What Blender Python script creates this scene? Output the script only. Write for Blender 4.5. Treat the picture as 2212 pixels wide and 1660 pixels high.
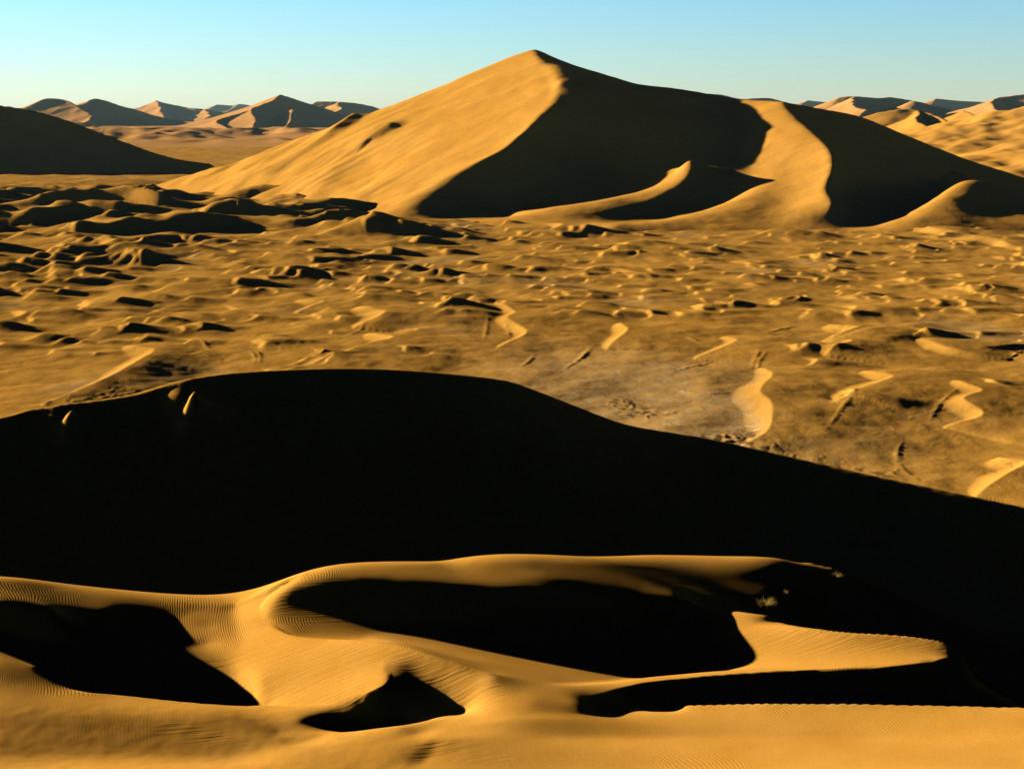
import bpy, math, time
import numpy as np
from mathutils import Vector

T0 = time.time()
for o in list(bpy.data.objects):
    bpy.data.objects.remove(o)
scene = bpy.context.scene
COL = scene.collection

# ------------------------------------------------------------------ camera
CAM_H = 60.0                                  # the photographer stands high on a dune
PITCH = math.radians(10.9)
FPX = 3038.0                                  # focal length in units of a 2211 px wide picture
cam_d = bpy.data.cameras.new("camera")
cam_d.sensor_width = 36.0
cam_d.lens = 36.0 * FPX / 2211.0
cam_d.clip_start = 0.5
cam_d.clip_end = 60000.0
cam = bpy.data.objects.new("camera", cam_d)
cam.location = (0, 0, CAM_H)
cam.rotation_euler = (math.pi / 2 - PITCH, 0, 0)
COL.objects.link(cam)
scene.camera = cam

# ------------------------------------------------------------------ light
SUN_EL = math.radians(11.0)
SUN_PHI = math.radians(27.0)                  # the sun stands on the left, 27 degrees beyond square
SUN_DIR = np.array([-math.cos(SUN_PHI) * math.cos(SUN_EL), math.sin(SUN_PHI) * math.cos(SUN_EL), math.sin(SUN_EL)])
LX, LY = math.cos(SUN_PHI), -math.sin(SUN_PHI)   # horizontal travel of the light

sun_d = bpy.data.lights.new("sun", 'SUN')
sun_d.energy = 5.0
sun_d.angle = math.radians(0.5)
sun_d.color = (1.0, 0.80, 0.52)
sun = bpy.data.objects.new("sun", sun_d)
sun.rotation_euler = Vector(SUN_DIR).to_track_quat('Z', 'Y').to_euler()
sun.location = (-300, 200, 300)
COL.objects.link(sun)

world = bpy.data.worlds.new("World")
scene.world = world
world.use_nodes = True
wn = world.node_tree.nodes
wl = world.node_tree.links
wn.clear()
w_out = wn.new("ShaderNodeOutputWorld")
w_bg = wn.new("ShaderNodeBackground")
w_sky = wn.new("ShaderNodeTexSky")
w_sky.sky_type = 'NISHITA'
w_sky.sun_disc = False
w_sky.sun_elevation = SUN_EL
w_sky.sun_rotation = math.atan2(SUN_DIR[0], SUN_DIR[1])
w_sky.altitude = 200
w_sky.air_density = 1.0
w_sky.dust_density = 0.0
w_sky.ozone_density = 4.0
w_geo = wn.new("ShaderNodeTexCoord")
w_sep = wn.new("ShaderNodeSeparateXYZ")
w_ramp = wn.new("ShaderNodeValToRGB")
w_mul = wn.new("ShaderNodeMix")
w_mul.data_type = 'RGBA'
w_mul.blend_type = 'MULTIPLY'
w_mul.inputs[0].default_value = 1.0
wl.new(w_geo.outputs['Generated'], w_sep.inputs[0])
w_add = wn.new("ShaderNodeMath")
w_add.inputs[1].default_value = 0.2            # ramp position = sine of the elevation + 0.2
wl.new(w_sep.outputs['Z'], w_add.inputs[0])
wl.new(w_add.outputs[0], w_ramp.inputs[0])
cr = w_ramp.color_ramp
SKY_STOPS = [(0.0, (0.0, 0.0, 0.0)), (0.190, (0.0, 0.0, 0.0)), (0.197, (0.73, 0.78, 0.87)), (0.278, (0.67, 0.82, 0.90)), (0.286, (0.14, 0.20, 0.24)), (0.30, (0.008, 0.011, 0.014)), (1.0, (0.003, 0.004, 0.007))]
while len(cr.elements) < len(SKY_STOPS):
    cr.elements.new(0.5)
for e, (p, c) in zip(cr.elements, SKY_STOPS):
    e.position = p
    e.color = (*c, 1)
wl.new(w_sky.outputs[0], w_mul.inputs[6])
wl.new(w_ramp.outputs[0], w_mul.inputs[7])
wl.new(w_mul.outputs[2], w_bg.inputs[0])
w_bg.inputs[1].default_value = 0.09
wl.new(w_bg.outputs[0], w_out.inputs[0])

vs = scene.view_settings
vs.view_transform = 'Standard'
vs.look = 'None'
vs.gamma = 1.0
vs.use_curve_mapping = False
vs.exposure = 1.4
scene.cycles.max_bounces = 2
scene.cycles.diffuse_bounces = 0
scene.cycles.volume_bounces = 0
scene.cycles.use_denoising = True
scene.render.film_transparent = False

# ------------------------------------------------------------------ projection helpers (2211 x 1660 picture units)
CU, CV = 1105.5, 830.0
cP, sP = math.cos(PITCH), math.sin(PITCH)


def world_at(U, V, y):
    """the point at distance y along the line of sight U, V"""
    xc = (U - CU) / FPX
    yc = -(V - CV) / FPX
    dy = cP + yc * sP
    dz = -sP + yc * cP
    t = y / dy
    return np.stack([xc * t, y + 0 * t, CAM_H + dz * t], -1)


def project(x, y, z):
    dz = z - CAM_H
    d = y * cP - dz * sP
    u = y * sP + dz * cP
    return CU + FPX * x / d, CV - FPX * u / d


# ------------------------------------------------------------------ noise
def _hash(ix, iy, seed):
    n = (ix.astype(np.int64) * 374761393 + iy.astype(np.int64) * 668265263 + seed * 982451653) & 0xFFFFFFFF
    n = ((n ^ (n >> 13)) * 1274126177) & 0xFFFFFFFF
    n = (n ^ (n >> 16)) & 0xFFFFFFFF
    return n.astype(np.float64) / 4294967295.0


def vnoise(x, y, seed=0):
    """gradient noise, about -1..1"""
    ix = np.floor(x)
    iy = np.floor(y)
    fx = x - ix
    fy = y - iy
    u = fx * fx * fx * (fx * (fx * 6 - 15) + 10)
    v = fy * fy * fy * (fy * (fy * 6 - 15) + 10)

    def g(ox, oy):
        a = _hash(ix + ox, iy + oy, seed) * 2 * math.pi
        return np.cos(a) * (fx - ox) + np.sin(a) * (fy - oy)
    a = g(0, 0)
    b = g(1, 0)
    c = g(0, 1)
    d = g(1, 1)
    return 1.5 * (a + u * (b - a) + v * (c - a) + u * v * (a - b - c + d))


def fbm(x, y, octaves=4, seed=0, gain=0.5):
    s = 0
    a = 1.0
    f = 1.0
    for k in range(octaves):
        s = s + a * vnoise(x * f + 17.3 * k, y * f - 9.1 * k, seed + k)
        a *= gain
        f *= 2.03
    return s


def sstep(a, b, x):
    t = np.clip((x - a) / (b - a), 0, 1)
    return t * t * (3 - 2 * t)


# ------------------------------------------------------------------ terrain solver
ITERS = (700, 300, 200)


def in_poly(U, V, poly):
    p = np.asarray(poly, float)
    ins = np.zeros(U.shape, bool)
    n = len(p)
    for i in range(n):
        x1, y1 = p[i]
        x2, y2 = p[(i + 1) % n]
        if y1 == y2:
            continue
        c = ((y1 > V) != (y2 > V)) & (U < (x2 - x1) * (V - y1) / (y2 - y1) + x1)
        ins ^= c
    return ins


def resample(pts, n):
    pts = np.asarray(pts, float)
    d = np.r_[0, np.cumsum(np.linalg.norm(np.diff(pts[:, :2], axis=0), axis=1) + 1e-9)]
    t = np.linspace(0, d[-1], n)
    # monotone-ish smooth interpolation through the knots (Catmull-Rom)
    out = np.empty((n, pts.shape[1]))
    if len(pts) < 3:
        for k in range(pts.shape[1]):
            out[:, k] = np.interp(t, d, pts[:, k])
        return out
    m = np.empty_like(pts)
    m[1:-1] = (pts[2:] - pts[:-2]) / (d[2:] - d[:-2])[:, None]
    m[0] = (pts[1] - pts[0]) / (d[1] - d[0])
    m[-1] = (pts[-1] - pts[-2]) / (d[-1] - d[-2])
    i = np.clip(np.searchsorted(d, t) - 1, 0, len(d) - 2)
    h = (d[i + 1] - d[i])
    s = ((t - d[i]) / h)[:, None]
    h = h[:, None]
    return ((2 * s**3 - 3 * s**2 + 1) * pts[i] + (s**3 - 2 * s**2 + s) * h * m[i]
            + (-2 * s**3 + 3 * s**2) * pts[i + 1] + (s**3 - s**2) * h * m[i + 1])


def solve(s0, s1, y0, y1, n_s, curves, slopes=(), levels=3, base=0.0, iters=ITERS, membrane=2e-5, wslope=1.2, crease_w=0.01):
    """Height over a polar grid (s = x/y, eta = ln y) through the given curves, smooth except along creases.
    curves: dict(p=[(U,V,y)] or h=[(x,y,z)], crease=bool, w=weight); slopes: (polygon in the picture, slope along the light)."""
    e0, e1 = math.log(y0), math.log(y1)
    pts3 = []
    for c in curves:
        if 'p' in c:
            r = resample(c['p'], max(60, 30 * len(c['p'])))
            q = world_at(r[:, 0], r[:, 1], r[:, 2])
        else:
            q = resample(c['h'], max(60, 30 * len(c['h'])))
        pts3.append((q, c.get('crease', False), c.get('w', 4.0)))
    z = None
    for lv in range(levels):
        f = 2 ** (levels - 1 - lv)
        ns = n_s // f
        ds = (s1 - s0) / (ns - 1)
        ny = int(round((e1 - e0) / ds)) + 1
        de = (e1 - e0) / (ny - 1)
        S = np.linspace(s0, s1, ns)
        E = np.linspace(e0, e1, ny)
        Y = np.exp(E)[:, None] * np.ones((1, ns))
        X = Y * S[None, :]
        if z is None:
            z = np.full((ny, ns), base, float)
        else:
            z = upsample(z, ny, ns)
        wss = np.ones((ny, ns))
        idx = []
        wts = []
        tgt = []
        cw = []
        for q, crease, w in pts3:
            a = (q[:, 0] / q[:, 1] - s0) / ds
            b = (np.log(q[:, 1]) - e0) / de
            # dense along the curve
            ok = (a >= 0) & (a < ns - 1) & (b >= 0) & (b < ny - 1)
            L = np.sum(np.hypot(np.diff(a), np.diff(b)))
            m = max(4, int(L * 1.5))
            t = np.linspace(0, len(a) - 1, m)
            k = np.arange(len(a))
            a2 = np.interp(t, k, a)
            b2 = np.interp(t, k, b)
            zz = np.interp(t, k, q[:, 2])
            ok = (a2 >= 0) & (a2 < ns - 1.001) & (b2 >= 0) & (b2 < ny - 1.001)
            a2, b2, zz = a2[ok], b2[ok], zz[ok]
            ia = a2.astype(int)
            ib = b2.astype(int)
            fa = a2 - ia
            fb = b2 - ib
            i00 = ib * ns + ia
            idx.append(np.stack([i00, i00 + 1, i00 + ns, i00 + ns + 1], -1))
            wts.append(np.stack([(1 - fa) * (1 - fb), fa * (1 - fb), (1 - fa) * fb, fa * fb], -1))
            tgt.append(zz)
            cw.append(np.full(len(zz), w))
            if crease:
                for oy in (0, 1):
                    for ox in (0, 1):
                        wss[ib + oy, ia + ox] = crease_w
        idx = np.concatenate(idx)
        wts = np.concatenate(wts)
        tgt = np.concatenate(tgt)
        cw = np.concatenate(cw)
        N = ny * ns
        flat = idx.ravel()
        wx = np.minimum(wss[:, 1:-1], 1)
        wy = np.minimum(wss[1:-1, :], 1)
        wxy = np.minimum(np.minimum(wss[1:, 1:], wss[:-1, :-1]), np.minimum(wss[1:, :-1], wss[:-1, 1:]))

        def slope_terms(zc):
            U, V = project(X, Y, zc)
            vis = np.ones((ny, ns), bool)
            vm = np.minimum.accumulate(V, axis=0)
            vis[1:] = V[1:] < vm[:-1] + 1.5
            W = np.zeros((ny, ns))
            G = np.zeros((ny, ns))
            for sl in slopes:
                ins = in_poly(U, V, sl[0]) & vis
                W[ins] = sl[2] if len(sl) > 2 else 1.0
                G[ins] = sl[1]
            return W * wslope, G

        # d z / d t along the light:  z_x LX + z_y LY
        cx = (LX - S[None, :] * LY) / Y * np.ones((ny, ns))   # times z_s
        cy = LY / Y * np.ones((ny, ns))                       # times z_eta
        cell = Y * ds

        def grad_l(v):
            zs = np.zeros_like(v)
            ze = np.zeros_like(v)
            zs[:, 1:-1] = (v[:, 2:] - v[:, :-2]) / (2 * ds)
            ze[1:-1] = (v[2:] - v[:-2]) / (2 * de)
            return (cx * zs + cy * ze) * cell

        def grad_lT(r):
            r = r * cell
            o = np.zeros_like(r)
            a = cx * r / (2 * ds)
            o[:, 2:] += a[:, 1:-1]
            o[:, :-2] -= a[:, 1:-1]
            b = cy * r / (2 * de)
            o[2:] += b[1:-1]
            o[:-2] -= b[1:-1]
            return o

        for rep in range(3 if slopes else 1):
            if slopes and not (lv == 0 and rep == 0):
                Ws, Gs = slope_terms(z)
            else:
                Ws, Gs = np.zeros((ny, ns)), np.zeros((ny, ns))
            use_s = Ws.any()

            def A(v):
                o = np.zeros_like(v)
                d = (v[:, 2:] - 2 * v[:, 1:-1] + v[:, :-2]) * wx
                o[:, 2:] += d
                o[:, 1:-1] -= 2 * d
                o[:, :-2] += d
                d = (v[2:] - 2 * v[1:-1] + v[:-2]) * wy
                o[2:] += d
                o[1:-1] -= 2 * d
                o[:-2] += d
                d = (v[1:, 1:] - v[1:, :-1] - v[:-1, 1:] + v[:-1, :-1]) * wxy * 2
                o[1:, 1:] += d
                o[1:, :-1] -= d
                o[:-1, 1:] -= d
                o[:-1, :-1] += d
                d = (v[:, 1:] - v[:, :-1]) * membrane
                o[:, 1:] += d
                o[:, :-1] -= d
                d = (v[1:] - v[:-1]) * membrane
                o[1:] += d
                o[:-1] -= d
                vf = v.ravel()
                r = (vf[idx] * wts).sum(1) * cw
                o += np.bincount(flat, (r[:, None] * wts).ravel(), N).reshape(ny, ns)
                if use_s:
                    o += grad_lT(Ws * grad_l(v))
                return o
            rhs = np.bincount(flat, ((tgt * cw)[:, None] * wts).ravel(), N).reshape(ny, ns)
            if use_s:
                rhs = rhs + grad_lT(Ws * Gs * cell)
            diag = 20.0 + np.bincount(flat, (cw[:, None] * wts**2).ravel(), N).reshape(ny, ns)
            r = rhs - A(z)
            zc = r / diag
            p = zc.copy()
            rz = (r * zc).sum()
            for it in range(iters[lv] if rep == 0 else iters[lv] // 2):
                Ap = A(p)
                al = rz / ((p * Ap).sum() + 1e-30)
                z = z + al * p
                r = r - al * Ap
                zc = r / diag
                rz2 = (r * zc).sum()
                p = zc + (rz2 / (rz + 1e-30)) * p
                rz = rz2
    return X, Y, z


def upsample(z, ny, ns):
    def up(a, n):
        m = a.shape[0]
        t = np.linspace(0, m - 1, n)
        i = np.clip(t.astype(int), 0, m - 2)
        f = (t - i)[:, None]
        p0 = a[np.clip(i - 1, 0, m - 1)]
        p1 = a[i]
        p2 = a[i + 1]
        p3 = a[np.clip(i + 2, 0, m - 1)]
        return 0.5 * (2 * p1 + (p2 - p0) * f + (2 * p0 - 5 * p1 + 4 * p2 - p3) * f**2 + (3 * p1 - p0 - 3 * p2 + p3) * f**3)
    return up(up(z, ny).T, ns).T


def tag(o, label, cat, kind=None, group=None):
    o['label'] = label
    o['category'] = cat
    if kind:
        o['kind'] = kind
    if group:
        o['group'] = group
    return o


def grid_mesh(name, X, Y, Z, mat, attrs=None):
    ny, ns = X.shape
    me = bpy.data.meshes.new(name)
    co = np.stack([X, Y, Z], -1).reshape(-1, 3).astype(np.float32)
    i = np.arange(ny * ns, dtype=np.int32).reshape(ny, ns)
    q = np.stack([i[:-1, :-1], i[:-1, 1:], i[1:, 1:], i[1:, :-1]], -1).reshape(-1, 4)
    me.vertices.add(len(co))
    me.vertices.foreach_set('co', co.ravel())
    me.loops.add(q.size)
    me.loops.foreach_set('vertex_index', q.ravel())
    me.polygons.add(len(q))
    me.polygons.foreach_set('loop_start', np.arange(0, q.size, 4, dtype=np.int32))
    me.polygons.foreach_set('use_smooth', np.ones(len(q), bool))
    me.update(calc_edges=True)
    for k, v in (attrs or {}).items():
        a = me.attributes.new(k, 'FLOAT', 'POINT')
        a.data.foreach_set('value', v.ravel().astype(np.float32))
    me.materials.append(mat)
    o = bpy.data.objects.new(name, me)
    COL.objects.link(o)
    return o


# ------------------------------------------------------------------ materials
def sand_material(name, col_a, col_b, scale, ripple=None, streak=False, speck=None, grit=0.0):
    """dry sand: two close sand tones mixed by noise, optional wind ripples on the gentle slopes"""
    m = bpy.data.materials.new(name)
    m.use_nodes = True
    N = m.node_tree.nodes
    L = m.node_tree.links
    bs = N["Principled BSDF"]
    bs.inputs['Roughness'].default_value = 1.0
    bs.inputs['Specular IOR Level'].default_value = 0.0
    geo = N.new("ShaderNodeNewGeometry")
    no = N.new("ShaderNodeTexNoise")
    no.inputs['Scale'].default_value = scale
    no.inputs['Detail'].default_value = 6
    no.inputs['Roughness'].default_value = 0.6
    L.new(geo.outputs['Position'], no.inputs['Vector'])
    mix = N.new("ShaderNodeMix")
    mix.data_type = 'RGBA'
    mr = N.new("ShaderNodeMapRange")
    mr.inputs[1].default_value = 0.35
    mr.inputs[2].default_value = 0.65
    L.new(no.outputs[0], mr.inputs[0])
    L.new(mr.outputs[0], mix.inputs[0])
    mix.inputs[6].default_value = (*col_a, 1)
    mix.inputs[7].default_value = (*col_b, 1)
    col = mix.outputs[2]
    sep = N.new("ShaderNodeSeparateXYZ")
    L.new(geo.outputs['Normal'], sep.inputs[0])
    gentle = N.new("ShaderNodeMapRange")            # 1 on gentle slopes, 0 on slip faces
    gentle.inputs[1].default_value = 0.915
    gentle.inputs[2].default_value = 0.955
    L.new(sep.outputs['Z'], gentle.inputs[0])
    # fine grain speckle
    g = N.new("ShaderNodeTexNoise")
    g.inputs['Scale'].default_value = scale * 40
    g.inputs['Detail'].default_value = 2
    L.new(geo.outputs['Position'], g.inputs['Vector'])
    gm = N.new("ShaderNodeMapRange")
    gm.inputs[3].default_value = 0.88
    gm.inputs[4].default_value = 1.12
    gm.inputs[1].default_value = 0.25
    gm.inputs[2].default_value = 0.75
    L.new(g.outputs[0], gm.inputs[0])
    mm = N.new("ShaderNodeMix")
    mm.data_type = 'RGBA'
    mm.blend_type = 'MULTIPLY'
    mm.inputs[0].default_value = 1.0
    L.new(col, mm.inputs[6])
    L.new(gm.outputs[0], mm.inputs[7])
    col = mm.outputs[2]
    height = None

    def add(a, b):
        if a is None:
            return b
        x = N.new("ShaderNodeMath")
        L.new(a, x.inputs[0])
        L.new(b, x.inputs[1])
        return x.outputs[0]

    def mul(a, b):
        x = N.new("ShaderNodeMath")
        x.operation = 'MULTIPLY'
        L.new(a, x.inputs[0])
        if isinstance(b, float):
            x.inputs[1].default_value = b
        else:
            L.new(b, x.inputs[1])
        return x.outputs[0]
    if ripple:
        wl_, amp, ang = ripple
        mp = N.new("ShaderNodeMapping")
        mp.inputs['Rotation'].default_value = (0, 0, ang)
        L.new(geo.outputs['Position'], mp.inputs[0])
        wv = N.new("ShaderNodeTexWave")
        wv.wave_profile = 'SIN'
        wv.inputs['Scale'].default_value = 0.314 / wl_     # blender: one period per 2pi/20 units at scale 1
        wv.inputs['Distortion'].default_value = 4.5
        wv.inputs['Detail'].default_value = 2.0
        wv.inputs['Detail Scale'].default_value = 0.6
        warp = N.new("ShaderNodeTexNoise")
        warp.inputs['Scale'].default_value = 0.10
        warp.inputs['Detail'].default_value = 1
        L.new(geo.outputs['Position'], warp.inputs['Vector'])
        wm = N.new("ShaderNodeVectorMath")
        wm.operation = 'MULTIPLY_ADD'
        wm.inputs[1].default_value = (5.0, 5.0, 0.0)
        L.new(warp.outputs['Color'], wm.inputs[0])
        L.new(mp.outputs[0], wm.inputs[2])
        L.new(wm.outputs[0], wv.inputs[0])
        pn = N.new("ShaderNodeTexNoise")
        pn.inputs['Scale'].default_value = 0.35
        pn.inputs['Detail'].default_value = 2
        L.new(geo.outputs['Position'], pn.inputs['Vector'])
        pr = N.new("ShaderNodeMapRange")
        pr.inputs[1].default_value = 0.40
        pr.inputs[2].default_value = 0.62
        pr.inputs[3].default_value = 0.12
        L.new(pn.outputs[0], pr.inputs[0])
        rm = N.new("ShaderNodeAttribute")
        rm.attribute_name = 'ripple'
        height = mul(mul(mul(mul(wv.outputs[0], gentle.outputs[0]), pr.outputs[0]), rm.outputs['Fac']), amp)
    if streak:
        # avalanche tracks run straight down the slip faces
        inv = N.new("ShaderNodeMath")
        inv.operation = 'SUBTRACT'
        inv.inputs[0].default_value = 1.0
        L.new(gentle.outputs[0], inv.inputs[1])
        mp = N.new("ShaderNodeMapping")
        mp.inputs['Rotation'].default_value = (0, 0, math.radians(-28))
        mp.inputs['Scale'].default_value = (0.10, 3.2, 0.10)
        L.new(geo.outputs['Position'], mp.inputs[0])
        sn = N.new("ShaderNodeTexNoise")
        sn.inputs['Scale'].default_value = 2.4
        sn.inputs['Detail'].default_value = 3
        L.new(mp.outputs[0], sn.inputs['Vector'])
        height = add(height, mul(mul(sn.outputs[0], inv.outputs[0]), 0.028))
    if grit:
        gn = N.new("ShaderNodeTexNoise")
        gn.inputs['Scale'].default_value = scale * 25
        gn.inputs['Detail'].default_value = 5
        gn.inputs['Roughness'].default_value = 0.6
        L.new(geo.outputs['Position'], gn.inputs['Vector'])
        height = add(height, mul(gn.outputs[0], grit))
    if speck:
        # playa crust: greyer where the attribute says the sand is thin
        at = N.new("ShaderNodeAttribute")
        at.attribute_name = 'playa'
        m2 = N.new("ShaderNodeMix")
        m2.data_type = 'RGBA'
        pk = N.new("ShaderNodeTexNoise")
        pk.inputs['Scale'].default_value = 0.6
        pk.inputs['Detail'].default_value = 6
        pk.inputs['Roughness'].default_value = 0.7
        L.new(geo.outputs['Position'], pk.inputs['Vector'])
        pm = N.new("ShaderNodeMapRange")
        pm.inputs[1].default_value = 0.38
        pm.inputs[2].default_value = 0.60
        pm.inputs[3].default_value = 0.25
        L.new(pk.outputs[0], pm.inputs[0])
        L.new(mul(at.outputs['Fac'], pm.outputs[0]), m2.inputs[0])
        L.new(col, m2.inputs[6])
        m2.inputs[7].default_value = (*speck, 1)
        col = m2.outputs[2]
        # thin pale salt lines on the crust
        vo = N.new("ShaderNodeTexNoise")
        vo.inputs['Scale'].default_value = 0.09
        vo.inputs['Detail'].default_value = 3
        L.new(geo.outputs['Position'], vo.inputs['Vector'])
        vd = N.new("ShaderNodeMath")
        vd.operation = 'SUBTRACT'
        vd.inputs[1].default_value = 0.5
        L.new(vo.outputs[0], vd.inputs[0])
        va_ = N.new("ShaderNodeMath")
        va_.operation = 'ABSOLUTE'
        L.new(vd.outputs[0], va_.inputs[0])
        vm_ = N.new("ShaderNodeMapRange")
        vm_.inputs[1].default_value = 0.012
        vm_.inputs[2].default_value = 0.0
        L.new(va_.outputs[0], vm_.inputs[0])
        m5 = N.new("ShaderNodeMix")
        m5.data_type = 'RGBA'
        L.new(mul(mul(vm_.outputs[0], at.outputs['Fac']), 0.7), m5.inputs[0])
        L.new(col, m5.inputs[6])
        m5.inputs[7].default_value = (0.55, 0.47, 0.33, 1)
        col = m5.outputs[2]
        at2 = N.new("ShaderNodeAttribute")
        at2.attribute_name = 'crust'
        m3 = N.new("ShaderNodeMix")
        m3.data_type = 'RGBA'
        L.new(at2.outputs['Fac'], m3.inputs[0])
        L.new(col, m3.inputs[6])
        m3.inputs[7].default_value = (0.10, 0.06, 0.026, 1)
        col = m3.outputs[2]
        # scattered dark grit and stones
        s1 = N.new("ShaderNodeTexNoise")
        s1.inputs['Scale'].default_value = 1.1
        s1.inputs['Detail'].default_value = 3
        s1.inputs['Roughness'].default_value = 0.7
        L.new(geo.outputs['Position'], s1.inputs['Vector'])
        s2 = N.new("ShaderNodeTexNoise")
        s2.inputs['Scale'].default_value = 0.045
        s2.inputs['Detail'].default_value = 4
        L.new(geo.outputs['Position'], s2.inputs['Vector'])
        t1 = N.new("ShaderNodeMapRange")
        t1.inputs[1].default_value = 0.56
        t1.inputs[2].default_value = 0.70
        L.new(s1.outputs[0], t1.inputs[0])
        t2 = N.new("ShaderNodeMapRange")
        t2.inputs[1].default_value = 0.47
        t2.inputs[2].default_value = 0.62
        L.new(s2.outputs[0], t2.inputs[0])
        m4 = N.new("ShaderNodeMix")
        m4.data_type = 'RGBA'
        L.new(mul(mul(t1.outputs[0], t2.outputs[0]), 0.85), m4.inputs[0])
        L.new(col, m4.inputs[6])
        m4.inputs[7].default_value = (0.12, 0.075, 0.03, 1)
        col = m4.outputs[2]
    if height is not None:
        bp = N.new("ShaderNodeBump")
        bp.inputs['Strength'].default_value = 1.0
        bp.inputs['Distance'].default_value = 1.0
        L.new(height, bp.inputs['Height'])
        L.new(bp.outputs[0], bs.inputs['Normal'])
    L.new(col, bs.inputs['Base Color'])
    return m


SAND_A = (0.64, 0.352, 0.076)
SAND_B = (0.57, 0.302, 0.053)
M_FORE = sand_material("rippled_sand", SAND_A, SAND_B, 0.3, ripple=(0.14, 0.0085, math.radians(-25)), streak=True)
M_DUNE = sand_material("dune_sand", SAND_A, SAND_B, 0.02, grit=0.12)
M_MID = sand_material("shaded_sand", SAND_A, SAND_B, 0.02)
M_PLAIN = sand_material("plain_sand", (0.56, 0.315, 0.066), (0.46, 0.25, 0.048), 0.05, speck=(0.42, 0.30, 0.15), grit=0.06)
M_FAR = sand_material("far_sand", (0.62, 0.34, 0.12), (0.56, 0.31, 0.11), 0.004)

def on_plane(pts, a, b, p0):
    """where the sight lines U, V meet the plane of slope a to the right and b away through (U, V, y)"""
    p0 = world_at(float(p0[0]), float(p0[1]), float(p0[2]))
    if len(pts) > 2:
        pts = resample(pts, 12 * len(pts))
    out = []
    for U, V in pts:
        d = world_at(float(U), float(V), 1.0)
        d[2] -= CAM_H
        out.append((U, V, (CAM_H - p0[2] + a * p0[0] + b * p0[1]) / (a * d[0] + b - d[2])))
    return out


C = lambda p, crease=False, w=4.0: dict(p=p, crease=crease, w=w)
H = lambda h, crease=False, w=4.0: dict(h=h, crease=crease, w=w)

def blur(Z, n):
    for k in range(n):
        P = np.pad(Z, 1, mode='edge')
        Z = 0.25 * P[:-2, 1:-1] + 0.5 * P[1:-1, 1:-1] + 0.25 * P[2:, 1:-1]
        P = np.pad(Z, 1, mode='edge')
        Z = 0.25 * P[1:-1, :-2] + 0.5 * P[1:-1, 1:-1] + 0.25 * P[1:-1, 2:]
    return Z


def ridge(X, Y, Z, pts, h, wl_, wr_):
    """a low crest line added onto the surface: pts (U, V, y); steep on the right of travel"""
    q = resample(np.array(pts, float), 60)
    q = world_at(q[:, 0], q[:, 1], q[:, 2])
    best = np.full(X.shape, 1e9)
    side = np.zeros(X.shape)
    tt = np.zeros(X.shape)
    for i in range(len(q) - 1):
        a = q[i, :2]
        b = q[i + 1, :2]
        d = b - a
        l2 = (d**2).sum() + 1e-9
        t = np.clip(((X - a[0]) * d[0] + (Y - a[1]) * d[1]) / l2, 0, 1)
        px = X - a[0] - t * d[0]
        py = Y - a[1] - t * d[1]
        dist = np.hypot(px, py)
        m = dist < best
        best = np.where(m, dist, best)
        side = np.where(m, d[0] * py - d[1] * px, side)
        tt = np.where(m, (i + t) / (len(q) - 1), tt)
    w = np.where(side > 0, wl_, wr_)
    k = np.clip(1 - best / w, 0, 1)
    prof = (0.25 * np.sin(np.clip(tt, 0, 1) * math.pi) + 0.75 * sstep(0.55, 0.9, tt) * sstep(1.0, 0.93, tt))
    return Z + h * k * k * (1.6 - 0.6 * k) * prof


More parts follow.
